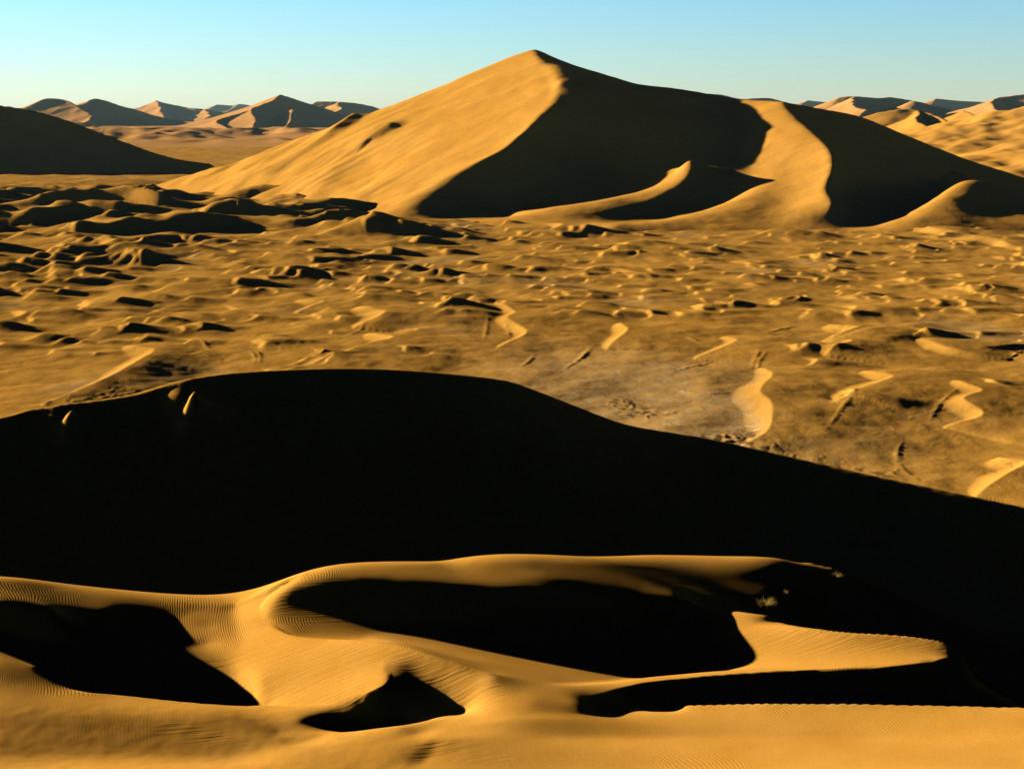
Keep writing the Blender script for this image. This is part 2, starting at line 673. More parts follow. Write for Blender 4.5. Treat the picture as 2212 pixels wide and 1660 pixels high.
#@@BEGIN foreground
fore_curves = [
    # skyline of the foreground, left hummock to the saddle
    C([(-200, 1228, 81), (0, 1247, 78.8), (150, 1268, 79.0), (280, 1285, 78.9), (430, 1307, 78.2), (507, 1308, 78.3)]),
    C([(507, 1308, 78.3), (560, 1285, 78.2), (600, 1262, 78.3), (654, 1239, 78.6)], True),
    C([(654, 1239, 78.6), (720, 1226, 78.8), (850, 1219, 79.3), (930, 1217, 79.7)]),
    # brink of the slip face
    C([(654, 1239, 78.5), (600, 1272, 78), (566, 1303, 77.2), (568, 1325, 76), (586, 1347, 74.8), (634, 1372, 72.7), (708, 1379, 71.1), (790, 1383, 69.5), (878, 1399, 67.8), (976, 1430, 66.2), (1079, 1457, 65.1)], True),
    # foot line of the slip face / toe
    C([(507, 1308, 78.3), (500, 1340, 76.4), (502, 1380, 74.2), (520, 1425, 71.8), (548, 1475, 69.6), (581, 1522, 67.6)]),
    # near ridge with the hooked tongue
    C([(-200, 1470, 68.4), (0, 1480, 67.7), (120, 1490, 67.6)]),
    C([(120, 1490, 67.6), (250, 1500, 67.5), (400, 1516, 67.0), (500, 1524, 66.8), (580, 1524, 67), (653, 1521, 66.3), (718, 1518, 65.5), (778, 1509, 65.0), (818, 1499, 64.9), (839, 1480, 65.2), (844, 1461, 65.9), (823, 1437, 67)], True),
    # far edge of the second hollow
    C([(600, 1582, 63.2), (700, 1582, 62.8), (800, 1575, 62.6), (900, 1560, 62.6), (1000, 1536, 63.9)]),
    C([(900, 1582, 61.5), (1000, 1566, 61.6), (1100, 1554, 61.4), (1200, 1550, 61.3), (1310, 1556, 61.1)], w=2.0),
    C([(1150, 1512, 62.8), (1240, 1518, 62.5)]),
    C([(380, 1372, 75.0), (450, 1388, 74.3)]),
    C([(415, 1335, 76.7), (455, 1352, 75.9)]),
    H([(-9.0, 63.7, 30.75), (-7.0, 63.7, 30.5), (-5.2, 64.1, 30.6)]),
    # bottom slope
    C([(-200, 1660, 59.5), (300, 1660, 59.5), (800, 1660, 59.0), (1300, 1660, 57), (1800, 1660, 54), (2211, 1660, 51.5), (2500, 1660, 50)]),
    C([(-200, 1570, 64), (300, 1580, 63.6), (600, 1610, 61.9), (850, 1605, 60.6), (1050, 1590, 60.2), (1300, 1590, 59.8), (1800, 1590, 58.4), (2300, 1590, 55)]),
    # crest of the bottom slope on the right, hollow behind it
    C([(1480, 1524, 62.9), (1650, 1521, 61.8), (1800, 1521, 60.8), (2000, 1525, 59.8), (2211, 1530, 58.8), (2500, 1538, 57.5)], True),
    H([(8.5, 64.4, 29.9), (13, 63.6, 29.2), (17, 62.8, 28.6), (21, 62.4, 28.0), (26, 62, 27)]),
    # brink of the right plateau
    C([(1255, 1530, 62.1), (1270, 1515, 63.2), (1300, 1500, 64.3), (1340, 1488, 65.4), (1420, 1474, 66.6), (1500, 1465, 67.3), (1700, 1448, 68.2), (1850, 1444, 68.1), (1950, 1441, 68.0), (2040, 1432, 68.2), (2080, 1420, 69.0)], True),
    # lower rim of the bowl
    C([(1079, 1457, 65.1), (1200, 1477, 65.0), (1300, 1476, 66.3), (1400, 1462, 68.2), (1500, 1453, 69.4), (1585, 1446, 70.0)]),
    # bowl floor
    H([(3.0, 74.0, 31.6), (6.5, 73.0, 30.6), (9.8, 72.4, 30.0)]),
    # far brink of the right plateau
    C([(1660, 1350, 74.2), (1690, 1353, 73.6), (1760, 1361, 72.4), (1880, 1370, 71.0), (1980, 1377, 70.2), (2050, 1395, 69.3), (2080, 1420, 69.0)], True),
    # thin ridge behind it
    C([(1515, 1322, 77.3), (1590, 1321, 77.0), (1660, 1329, 76.0)]),
    H([(16.2, 75.6, 31.0), (18.5, 74.6, 30.2), (21.5, 73.6, 29.8)]),
    # lit strip above the bowl
    C([(930, 1217, 79.7), (1008, 1238, 78.6), (1100, 1244, 78.2), (1170, 1250, 77.9), (1242, 1259, 77.7), (1361, 1276, 77.4), (1481, 1295, 77.2), (1530, 1315, 77.2)]),
    # back skyline
    C([(930, 1217, 82.5), (1000, 1208, 84), (1180, 1207, 85.5), (1300, 1202, 86.5), (1420, 1198, 87.2), (1600, 1203, 87.4), (1700, 1213, 87.2)]),
    C([(1700, 1213, 87.2), (1760, 1224, 87), (1850, 1250, 86), (2000, 1312, 84), (2211, 1405, 81), (2400, 1480, 79)], True),
    H([(17, 89, 29.5), (21, 87.5, 28.3), (26, 86, 27), (32, 83, 25)]),
    # shaded flat on the right with the shrubs
    H([(14.5, 80.5, 31.0), (20, 81, 29.6), (27, 80, 27.5)]),
    H([(24, 73, 28.6), (30, 72, 26.2), (36, 71, 24)]),
    # ground falls away behind
    H([(-45, 95, 24), (-20, 93, 23), (0, 97, 24), (14, 99, 22), (22, 98, 17), (34, 96, 10), (48, 94, 5)]),
    H([(-60, 118, 8), (0, 120, 8), (60, 118, 8)]),
    # left hollow
    C([(-200, 1400, 71.8), (0, 1425, 70.2), (80, 1438, 70.0)]),
    C([(-200, 1270, 76.5), (0, 1300, 74.7), (120, 1322, 74.2)]),
    C([(120, 1466, 70.0), (300, 1490, 71.0), (450, 1508, 70.7), (540, 1512, 69.2)]),
    # nearer than the picture
    H([(-40, 45, 33.5), (-15, 46, 34.5), (10, 45, 36.5), (30, 44, 38.5)]),
    H([(-20, 30, 38), (0, 30, 41), (20, 30, 43)]),
]
fore_slopes = [
    ([(-100, 1250), (0, 1258), (250, 1292), (220, 1315), (0, 1302), (-100, 1290)], -0.14),
    ([(0, 1312), (200, 1326), (330, 1330), (310, 1370), (470, 1425), (550, 1500), (400, 1505), (150, 1480), (0, 1390)], -0.225),
    ([(420, 1315), (500, 1325), (500, 1390), (440, 1385), (350, 1370)], -0.05),
    ([(0, 1390), (120, 1400), (250, 1440), (120, 1470), (0, 1470)], -0.17),
    ([(590, 1300), (640, 1262), (800, 1248), (1000, 1265), (1200, 1280), (1450, 1310), (1490, 1400), (1500, 1440), (1200, 1430), (1000, 1385), (700, 1320)], -0.28),
    ([(580, 1310), (700, 1335), (850, 1360), (840, 1380), (700, 1370), (640, 1365), (600, 1345)], -0.165),
    ([(780, 1374), (880, 1390), (1080, 1450), (1170, 1476), (1300, 1468), (1480, 1448), (1250, 1428), (1000, 1384), (860, 1352)], -0.07),
    ([(700, 1230), (930, 1221), (1010, 1240), (1240, 1262), (1440, 1292), (1200, 1270), (1000, 1258), (800, 1243)], -0.09),
    ([(1010, 1216), (1150, 1213), (1500, 1235), (1700, 1255), (1620, 1300), (1400, 1268), (1200, 1238)], -0.185),
    ([(1680, 1345), (1720, 1334), (1880, 1340), (1980, 1356), (1960, 1366), (1760, 1353)], -0.27, 0.5),
    ([(1600, 1335), (2060, 1400), (2070, 1420), (1950, 1436), (1610, 1440), (1520, 1360), (1520, 1330)], 0.23),
    ([(510, 1320), (560, 1310), (590, 1360), (660, 1385), (800, 1395), (960, 1435), (1065, 1463), (1000, 1512), (870, 1430), (828, 1432), (832, 1460), (824, 1480), (775, 1502), (700, 1512), (600, 1515), (520, 1410)], 0.28),
    ([(640, 1558), (710, 1535), (790, 1520), (836, 1494), (852, 1462), (960, 1528), (850, 1552), (700, 1566)], -0.34),
    ([(1290, 1510), (1400, 1482), (1700, 1455), (2000, 1450), (2200, 1500), (2200, 1520), (1900, 1510), (1450, 1500)], -0.35),
    ([(1740, 1225), (1850, 1255), (2211, 1410), (2400, 1500), (2400, 1520), (2211, 1515), (2100, 1440), (2090, 1405), (1950, 1350), (1720, 1320), (1640, 1300)], -0.40, 0.2),
    ([(1000, 1545), (1480, 1535), (1800, 1530), (2211, 1540), (2211, 1660), (900, 1660)], 0.13),
    ([(0, 1545), (500, 1548), (700, 1590), (500, 1630), (0, 1625)], -0.12),
]
X, Y, Z = solve(-0.50, 0.56, 24, 122, 486, fore_curves, fore_slopes, base=31.0)
U_, V_ = project(X, Y, Z)
rip = 1.0 - 0.9 * sstep(67.6, 66.8, Y) * sstep(1.0, -2.0, X) - 0.35 * sstep(60, 56, Y)
Z = Z + sstep(67.6, 66.6, Y) * sstep(0.0, -3.0, X) * sstep(66.4, 65.6, Y) * 0.009 * fbm(X / 0.9, Y / 0.6, 3, 141)
o = grid_mesh("foreground_dune", X, Y, Z, M_FORE, {'ripple': np.clip(rip, 0, 1)})
tag(o, "near rippled dune with curling crests, golden slip faces and black hollows across the bottom", "dune", "structure")
FORE = (X, Y, Z)
#@@END foreground
print("T fore", time.time() - T0)

#@@BEGIN shadowed
MID_CREST = [(-300, 960, 168), (-150, 928, 172), (0, 903, 177), (60, 886, 180), (150, 872, 183), (280, 855, 186), (380, 825, 190), (480, 808, 194), (600, 800, 198), (740, 796, 202), (850, 799, 205), (1000, 811, 209), (1100, 825, 212), (1150, 841, 214), (1250, 880, 216), (1350, 916, 218), (1450, 934, 220), (1530, 947, 221), (1700, 985, 219), (1900, 1030, 215), (2100, 1072, 211), (2211, 1095, 209), (2500, 1150, 205)]
mid_curves = [
    C(MID_CREST, True),
    H([(-75, 150, 3), (-40, 158, 2.5), (0, 166, 1), (30, 175, -4), (60, 184, -9), (80, 186, -12), (120, 190, -18)]),
    H([(-75, 122, -2), (0, 124, -6), (80, 124, -24)]),
    H([(0, 145, -5), (60, 152, -17), (110, 155, -25)]),
    H([(-120, 215, 11), (-75, 222, 9), (-50, 232, 9), (-20, 250, 7), (10, 255, 4), (40, 255, -1), (80, 245, -3), (120, 240, -3)]),
    H([(-150, 330, -8), (0, 340, -8), (120, 330, -8)]),
]
cq = world_at(*resample(np.array(MID_CREST, float), 60).T)
mid_curves.append(H([(a[0], a[1] + 12, a[2] - 4.0) for a in cq], w=1.0))
X, Y, Z = solve(-0.62, 0.56, 115, 345, 340, mid_curves, base=0.0)
Z = ridge(X, Y, Z, [(352, 866, 187), (378, 876, 186), (405, 895, 184.5), (428, 930, 182)], 6.0, 7.5, 3.2)
Z = ridge(X, Y, Z, [(80, 896, 179), (120, 903, 178), (165, 914, 177)], 4.2, 6.0, 2.5)
o = grid_mesh("shadowed_dune", X, Y, Z, M_MID)
tag(o, "broad dune in the middle whose near slope lies wholly in black shadow", "dune", "structure")
#@@END shadowed
print("T mid", time.time() - T0)

#@@BEGIN great
PF = (0.35, 0.25, (770, 461, 868))             # lit flank of the summit
PT = (0.30, 0.23, (1640, 290, 932))            # lit flank of the second crest
PH = (0.25, 0.30, (1487, 343, 912))
great_curves = [
    # crest from the summit down to the plain
    C(on_plane([(1155, 104), (1161, 122), (1180, 150), (1197, 182), (1190, 218), (1165, 255), (1110, 310), (1030, 357), (900, 412), (770, 461)], *PF), True),
    C(on_plane([(1145, 118), (1158, 145), (1170, 182), (1163, 218), (1138, 255), (1083, 307), (1000, 352), (860, 408)], *PF), w=4.0),
    C(on_plane([(1120, 125), (1135, 182), (1125, 218), (1095, 255), (1040, 305), (960, 350)], *PF), w=2.0),
    # left silhouette
    C(on_plane([(1155, 104), (1080, 130), (960, 185), (830, 232), (700, 280), (560, 330), (450, 370), (360, 399)], *PF)),
    # skyline to the right
    C([(1155, 104, 1155), (1230, 138, 1145), (1300, 160, 1130), (1380, 182, 1110), (1500, 197, 1075), (1590, 215, 1042), (1640, 217, 1025)] + on_plane([(1690, 220)], *PT), True),
    # second crest
    C(on_plane([(1690, 220), (1710, 250), (1760, 290), (1790, 320), (1802, 360), (1786, 405), (1800, 440)], *PT) + [(1790, 468, 756)], True),
    C(on_plane([(1690, 220)], *PT) + [(1850, 251, 1090), (2000, 310, 1080), (2150, 365, 1060), (2300, 410, 1040)], True),
    # lit flank left of the second crest
    C(on_plane([(1590, 222), (1640, 290), (1640, 340), (1655, 390)], *PT), w=1.0),
    C(on_plane([(1720, 330), (1720, 400)], *PT), w=0.5),
    C(on_plane([(1655, 390)], *PT) + [(1560, 440, 806), (1450, 475, 762), (1330, 490, 740)]),
    C([(1700, 440, 788), (1640, 475, 760)]),
    # hooked ridge
    C([(1485, 341, 857), (1499, 360, 850), (1497, 373, 846), (1461, 404, 834), (1383, 439, 815), (1305, 457, 800), (1230, 466, 790), (1150, 476, 780)], True),
    C([(1469, 361, 862), (1422, 396, 850), (1344, 423, 842), (1227, 447, 836), (1071, 462, 838)]),
    # floor of the two shaded basins
    H([(-20, 805, 0.5), (5, 850, -1), (25, 865, 0), (55, 880, 3), (80, 895, 9)]),
    H([(60, 785, 0.5), (85, 792, 2), (105, 803, 5), (122, 818, 9), (135, 835, 15)]),
    H([(190, 758, 0.5), (208, 775, 1), (232, 805, 4), (252, 840, 10), (262, 870, 18)]),
    # right lit ridge
    C([(2040, 365, 868), (2100, 385, 856), (2211, 415, 835), (2350, 450, 810)], True),
    H([(300, 925, 14), (340, 900, 5), (400, 860, -2)]),
    C([(1890, 487, 746), (1960, 462, 762), (2060, 402, 812)]),
    C([(2150, 450, 768), (2250, 480, 735)]),
    # foot of the left face
    C(on_plane([(770, 461), (680, 440), (560, 425), (450, 419), (400, 405), (360, 399)], *PF)),
    # outside
    H([(-330, 1200, -5), (-220, 1220, 5), (-100, 1250, 25), (60, 1290, 42), (200, 1230, 32), (330, 1200, 10), (480, 1150, -4)]),
    H([(-420, 1450, -14), (0, 1480, -12), (600, 1450, -14)]),
    H([(-420, 1180, -10), (-330, 1000, -8), (-200, 840, -7), (-60, 760, -5), (60, 725, -5), (200, 705, -5), (350, 725, -6), (520, 750, -8)]),
    H([(-300, 690, -12), (0, 675, -12), (400, 675, -12)]),
]
great_slopes = [
    ([(1135, 118), (1165, 140), (1184, 182), (1179, 218), (1105, 310), (1025, 355), (895, 408), (790, 450), (700, 430), (600, 400), (470, 385), (700, 290), (960, 195)], 0.2),
    ([(1200, 140), (1380, 195), (1580, 230), (1620, 290), (1590, 350), (1500, 330), (1460, 370), (1300, 420), (1000, 460), (900, 460), (950, 410), (1100, 340), (1190, 260), (1210, 180)], -0.42),
    ([(1710, 235), (1850, 262), (2000, 320), (2030, 370), (1960, 440), (1890, 470), (1820, 440), (1815, 360), (1780, 290)], -0.42),
    ([(1620, 235), (1680, 230), (1700, 270), (1760, 310), (1780, 360), (1760, 400), (1700, 400), (1660, 380), (1640, 340), (1650, 290)], 0.155),
]
X, Y, Z = solve(-0.42, 0.46, 670, 1490, 520, great_curves, great_slopes, base=-5.0, wslope=0.4)
Z = blur(Z, 3)
U_, V_ = project(X, Y, Z)
Z = ridge(X, Y, Z, [(470, 414, 1075), (560, 398, 1060), (660, 350, 1080), (740, 305, 1110), (778, 262, 1135)], 6.5, 24, 16)
Z = ridge(X, Y, Z, [(560, 412, 1015), (640, 385, 1030), (722, 337, 1050), (781, 314, 1056), (828, 306, 1056), (859, 322, 1042)], 5.2, 16, 60)
ua, va = X * 0.77 + Y * 0.64, -X * 0.64 + Y * 0.77
Z = Z + sstep(-40, -110, X) * sstep(1220, 1150, Y) * sstep(2, 14, Z) * 0.9 * fbm(ua / 130 + 0.4 * fbm(ua / 60, va / 60, 2, 16), va / 26 + 0.5 * fbm(ua / 90, va / 90, 2, 17), 4, 15)
Z = Z + sstep(-50, -120, X) * sstep(-4, 4, Z) * sstep(40, 15, Z) * 3.2 * fbm(X / 75, Y / 90, 3, 19)
Z = Z + 0.5 * fbm(X / 40, Y / 40, 4, 5) + 0.35 * fbm(X / 60 + Y / 160, Y / 30, 3, 9)
o = grid_mesh("great_dune", X, Y, Z, M_DUNE)
tag(o, "tallest dune with sharp summit, golden left flank and black right flank", "dune", "structure")
#@@END great
print("T great", time.time() - T0)

#@@BEGIN plain
ns, ny = 950, 900
S = np.linspace(-0.50, 0.46, ns)
yy0, yy1 = 150.0, 2600.0
# rows evenly spaced in the view, a little denser far away
t = np.linspace(0, 1, ny)
Yr = 1.0 / ((1 / yy0) * (1 - t) + (1 / yy1) * t)
Yr = np.exp(np.log(Yr) * 0.6 + (math.log(yy0) + (math.log(yy1) - math.log(yy0)) * t) * 0.4)
Y = Yr[:, None] * np.ones((1, ns))
X = Y * S[None, :]
Z = 0.9 * fbm(X / 60, Y / 90, 3, 21) + 0.4 * fbm(X / 22, Y / 22, 3, 31)
rng = np.random.default_rng(4)


def mound(Z, cx, cy, h, w, lr, rot, bend):
    """small crescent dune: steep bright face on the left, long gentle tail on the right"""
    R = max(w, lr) * 1.6 + h * 3
    r0, r1 = np.searchsorted(Yr, [cy - R, cy + R])
    if r1 <= r0:
        return
    ys = Yr[r0:r1]
    c0 = int(np.clip(np.floor(((cx - R) / (ys[0] if cx - R < 0 else ys[-1]) - S[0]) / (S[1] - S[0])), 0, ns))
    c1 = int(np.clip(np.ceil(((cx + R) / (ys[0] if cx + R > 0 else ys[-1]) - S[0]) / (S[1] - S[0])), 0, ns))
    if c1 <= c0:
        return
    sl = (slice(r0, r1), slice(c0, c1))
    dx = X[sl] - cx
    dy = Y[sl] - cy
    c, s = math.cos(rot), math.sin(rot)
    tt = dx * c + dy * s
    ww = -dx * s + dy * c
    wob = 0.22 * w * vnoise(ww / w * 1.1 + cx, np.full_like(ww, cy * 0.37), 3)
    tt = tt + bend * ww**2 / w + wob
    q = np.exp(-1.6 * (ww / w) ** 2 * (1 + 0.3 * np.sign(ww) * 0.0))
    k = np.clip(tt / lr, 0, 1)
    right = (1 - k * k * (3 - 2 * k)) * (1 + 0.12 * np.sin(k * math.pi))
    run = h / 0.5
    kl = np.clip(1 + tt / run, 0, 1)
    left = kl * kl * (3 - 2 * kl) * 0.6 + kl * 0.4
    Z[sl] = Z[sl] + h * q * np.where(tt > 0, right, left)


def at_ground(U, V, z=0.0):
    yc = -(V - CV) / FPX
    dy = cP + yc * sP
    dz = -sP + yc * cP
    t = (z - CAM_H) / dz
    return (U - CU) / FPX * t, dy * t


# crescent dunes one can see: (U, V of the crest, height, half width, tail, turn, bend)
MOUNDS = [
    (200, 640, 4.5, 16, 44, 0.1, 0.3),
    (45, 665, 4.5, 14, 44, 0.1, 0.3), (165, 705, 3.0, 14, 46, -0.2, 0.2), (400, 600, 6.0, 20, 55, 0.0, 0.3), (330, 670, 3.0, 14, 50, -0.2, 0.2),
    (490, 660, 3.0, 14, 46, -0.2, 0.3), (1850, 660, 2.6, 10, 36, -0.2, 0.3), (1660, 492, 6.5, 22, 60, -0.3, 0.3), (1360, 520, 6, 26, 70, -0.3, 0.3), (1340, 575, 3.5, 26, 60, 0.5, 0.2),
    (1200, 490, 6, 22, 60, -0.2, 0.3), (2020, 490, 6, 30, 70, 0.4, 0.1), (2140, 515, 5, 30, 70, 0.4, 0.1),
    (150, 418, 14, 60, 90, -0.9, 0.1), (300, 425, 12, 45, 120, -0.8, 0.15), (470, 460, 10, 35, 120, -0.6, 0.2), (610, 410, 9, 32, 130, -0.5, 0.2), (650, 432, 9, 30, 120, -0.5, 0.2),
    (700, 480, 9, 34, 100, -0.5, 0.2), (830, 485, 9, 32, 90, -0.6, 0.2), (200, 470, 9, 40, 110, -0.4, 0.3), (80, 460, 9, 36, 100, -0.3, 0.3), (60, 390, 12, 40, 120, -0.3, 0.3), (200, 382, 10, 60, 120, -0.4, 0.2),
    (580, 545, 6, 22, 70, -0.3, 0.3), (230, 520, 7, 24, 70, -0.3, 0.3), (1080, 478, 7, 26, 100, -0.4, 0.2),
]
for (mu, mv, h, w, lr, rot, bend) in MOUNDS:
    mx, my = at_ground(mu, mv, h * 0.6)
    hs = 0.38 if mv > 560 else 0.48
    mound(Z, mx, my, h * hs, w, lr * 0.9, rot, bend)


def lip(Z, pts, h, tail, z0=0.0):
    """a sinuous crest on the plain: steep face on the sunny side, long soft back on the other"""
    p = np.array([at_ground(u, v, z0 + h * 0.8) for u, v in pts])
    q = resample(p, 12 * len(pts))
    R = tail * 1.7 + h * 3
    r0, r1 = np.searchsorted(Yr, [q[:, 1].min() - R, q[:, 1].max() + R])
    sl = slice(r0, r1)
    x = X[sl]
    y = Y[sl]
    best = np.full(x.shape, 1e9)
    side = np.zeros(x.shape)
    tt = np.zeros(x.shape)
    for i in range(len(q) - 1):
        a = q[i]
        d = q[i + 1] - a
        t = np.clip(((x - a[0]) * d[0] + (y - a[1]) * d[1]) / ((d**2).sum() + 1e-9), 0, 1)
        px = x - a[0] - t * d[0]
        py = y - a[1] - t * d[1]
        dist = np.hypot(px, py)
        m = dist < best
        best = np.where(m, dist, best)
        side = np.where(m, d[0] * py - d[1] * px, side)
        tt = np.where(m, (i + t) / (len(q) - 1), tt)
    hh = h * np.clip(np.sin(np.clip(tt, 0.0, 1) * math.pi), 0, 1) ** 0.5
    o_ = np.argsort(q[:, 1])
    back = x > np.interp(y, q[o_, 1], q[o_, 0])   # crests are listed from far to near; the back lies on the right
    k = np.clip(best / (tail * 1.7 * (0.6 + 0.4 * hh / h)), 0, 1)
    zb = hh * (1 - k * k * (3 - 2 * k))
    zf = hh * (1 - np.clip(best / (hh * 2.9 + 0.01), 0, 1)) ** 1.45
    Z[sl] = Z[sl] * (1 - 0.6 * np.exp(-best / 6)) + np.where(back, zb, zf)


LIPS = [
    ([(1640, 782), (1662, 797), (1668, 808), (1650, 830), (1642, 850), (1662, 868), (1668, 890), (1655, 925), (1600, 947)], 2.4, 24),
    ([(2060, 822), (2085, 835), (2120, 850), (2080, 868), (2122, 893), (2040, 910)], 1.8, 26),
    ([(2150, 970), (2175, 985), (2215, 996), (2190, 1015), (2110, 1050)], 2.1, 24),
    ([(1070, 648), (1090, 660), (1112, 675), (1096, 690), (1137, 715), (1075, 747)], 1.5, 26),
    ([(270, 735), (295, 743), (332, 755), (300, 778), (200, 825), (90, 855)], 2.6, 12),
    ([(790, 708), (815, 716), (848, 728), (800, 742), (740, 765), (610, 795)], 2.6, 26),
    ([(770, 660), (795, 668), (832, 680), (765, 697)], 2.6, 26),
    ([(1860, 792), (1885, 800), (1928, 815), (1870, 838), (1800, 856)], 2.0, 24),
    ([(1785, 692), (1810, 700), (1852, 708), (1795, 724)], 2.2, 24), ([(1775, 728), (1800, 730), (1840, 736), (1785, 762)], 2.2, 24),
    ([(1335, 690), (1345, 700), (1355, 712), (1310, 745)], 1.8, 30), 
    ([(1985, 728), (2020, 745), (2060, 757), (2110, 764), (2180, 770)], 1.6, 26),
    ([(1560, 722), (1590, 735), (1560, 750), (1500, 768)], 1.5, 28), ([(640, 642), (675, 648), (700, 652), (640, 668)], 1.8, 30),
]
for pts, h, tail in LIPS:
    lip(Z, pts, h * 0.9, tail)
LIP_C = [at_ground(*pts[len(pts) // 2]) for pts, h, tail in LIPS]
taken = LIP_C + [at_ground(m[0], m[1]) for m in MOUNDS]
cnt = 0
while cnt < 840:
    V = rng.uniform(470, 880)
    if rng.random() > 1.1 - (V - 470) / 300:
        if rng.random() > 0.06:
            continue
    U = rng.uniform(-120, 2330)
    if 940 < U < 1700 and V > 690:
        continue
    mx, my = at_ground(U, V)
    if any((mx - a)**2 + ((my - b) * 0.6)**2 < 13**2 for a, b in taken):
        continue
    left = max(0.0, 1 - U / 1500)
    big = 0.8 + 0.5 * left * sstep(720, 520, V)
    w = rng.uniform(3.8, 8.6) * big
    h = w * rng.uniform(0.09, 0.19) * (1 + 0.5 * left * sstep(680, 520, V))
    mound(Z, mx, my, h, w, rng.uniform(14, 32) * big, rng.normal(-0.15, 0.3), rng.uniform(0.05, 0.35))
    cnt += 1
# low ribs of hardened sand, bent like tracks
RIBS = [
    [(535, 755), (548, 768), (552, 780), (546, 792)], [(552, 755), (560, 768), (562, 780), (558, 790)], [(690, 752), (700, 758), (690, 770)],
    [(1055, 690), (1050, 715), (1045, 745)], [(1085, 695), (1098, 715), (1100, 735)], [(1290, 740), (1260, 770), (1205, 808)], [(1280, 742), (1250, 778), (1220, 800)],
    [(1155, 765), (1140, 785), (1120, 798)], [(1640, 765), (1632, 780), (1620, 800)], [(1655, 770), (1640, 785), (1636, 800)], [(1480, 730), (1500, 738), (1520, 745)], [(1720, 700), (1680, 712), (1640, 722)],
    [(1850, 840), (1842, 865), (1815, 900), (1780, 945)], [(1810, 850), (1838, 862), (1846, 880)], [(2070, 850), (2030, 880), (2005, 910)],
    [(1950, 950), (1938, 975), (1948, 1005), (1990, 1038)], [(800, 700), (760, 722), (720, 735)], [(430, 735), (445, 748), (455, 760)], [(1560, 775), (1510, 790), (1440, 812)], [(1430, 835), (1520, 855), (1600, 850)],
]
for pts in RIBS:
    q = resample(np.array([at_ground(*p) for p in pts]), 40)
    r0, r1 = np.searchsorted(Yr, [q[:, 1].min() - 4, q[:, 1].max() + 4])
    sl = slice(r0, r1)
    d = np.full(X[sl].shape, 1e9)
    for i, a in enumerate(q):
        hgt = math.sin((i + 0.5) / 40 * math.pi) ** 0.4
        d = np.minimum(d, np.hypot(X[sl] - a[0], Y[sl] - a[1]) + (1 - hgt) * 1.3)
    Z[sl] = Z[sl] + 0.22 * np.exp(-(d / 0.6) ** 2) * (0.6 + 0.5 * fbm(X[sl] / 2.5, Y[sl] / 2.5, 2, 77))
# tumbled ridges in front of the tall dune's left foot: gentle backs, steep near sides
reg = sstep(640, 720, Y) * sstep(1180, 1080, Y) * sstep(-30, -110, X + 0.10 * (Y - 850)) 
ph = Y / 56 + 0.9 * fbm(X / 170, Y / 170, 2, 101) - 0.10 * X / 56
u = 1 - (ph - np.floor(ph))
saw = np.where(u < 0.74, (u / 0.74) ** 1.25, 1 - np.clip((u - 0.74) / 0.26, 0, 1))
Z = Z + reg * saw * (7.5 * sstep(-0.45, 0.5, fbm(X / 85, Y / 120, 3, 111)) + 0.8)
low = sstep(1.3, 0.2, Z)
Z = Z + 0.07 * fbm(X / 5, Y / 5, 3, 41)
# broken crust that sticks out of the sand
cr_n = fbm(X / 14, Y / 20, 4, 51)
cr_m = sstep(0.1, 0.7, fbm(X / 50, Y / 70, 3, 61)) * sstep(420, 250, Y)
ridgeln = np.clip(1 - np.abs(cr_n) * 9, 0, 1)
crust = sstep(0.25, 0.8, cr_m) * (0.2 + 0.8 * low) * sstep(0.15, 0.55, fbm(X / 2.2, Y / 2.8, 3, 71) + 0.25 * cr_m)
Z = Z + 0.35 * ridgeln * cr_m * low * 0.6 + 0.10 * crust
px_, py_ = at_ground(1400, 860)
playa = sstep(55, 8, np.hypot((X - px_ + (Y - py_) * 0.2) * 1.0, (Y - py_) * 0.55)) + 0.55 * sstep(0.25, 0.7, fbm(X / 60, Y / 60, 4, 81)) * sstep(200, 300, Y)
playa = playa * (0.15 + 0.85 * low)
cq = world_at(*resample(np.array(MID_CREST, float), 200).T)
yc_ = np.interp(S, cq[:, 0] / cq[:, 1], cq[:, 1])[None, :]
Z = Z - 0.9 * np.clip(yc_ + 2 - Y, 0, None)
o = grid_mesh("sand_plain", X, Y, Z, M_PLAIN, {'playa': np.clip(playa, 0, 1), 'crust': np.clip(crust * 0.9, 0, 1)})
tag(o, "wide valley floor dotted with small crescent dunes and dark crust", "plain", "structure")
#@@END plain
print("T plain", time.time() - T0)

#@@BEGIN distant
gy = np.linspace(0, 1, 420)
gx = np.linspace(-1, 1, 420)
Yf = 2200 * (26000 / 2200.0) ** gy[:, None] * np.ones((1, 420))
Xf = gx[None, :] * Yf * 0.6
o = grid_mesh("far_plain", Xf, Yf, -3.0 + 2 * fbm(Xf / 300, Yf / 300, 3, 91) + sstep(2900, 3400, Yf) * sstep(6500, 4500, Yf) * 24 * (1 - np.abs(fbm(Xf / 190, Yf / 260, 3, 93))) * sstep(-0.2, 0.5, fbm(Xf / 700, Yf / 900, 2, 94)), M_FAR)
tag(o, "flat desert floor reaching to the horizon", "plain", "structure")


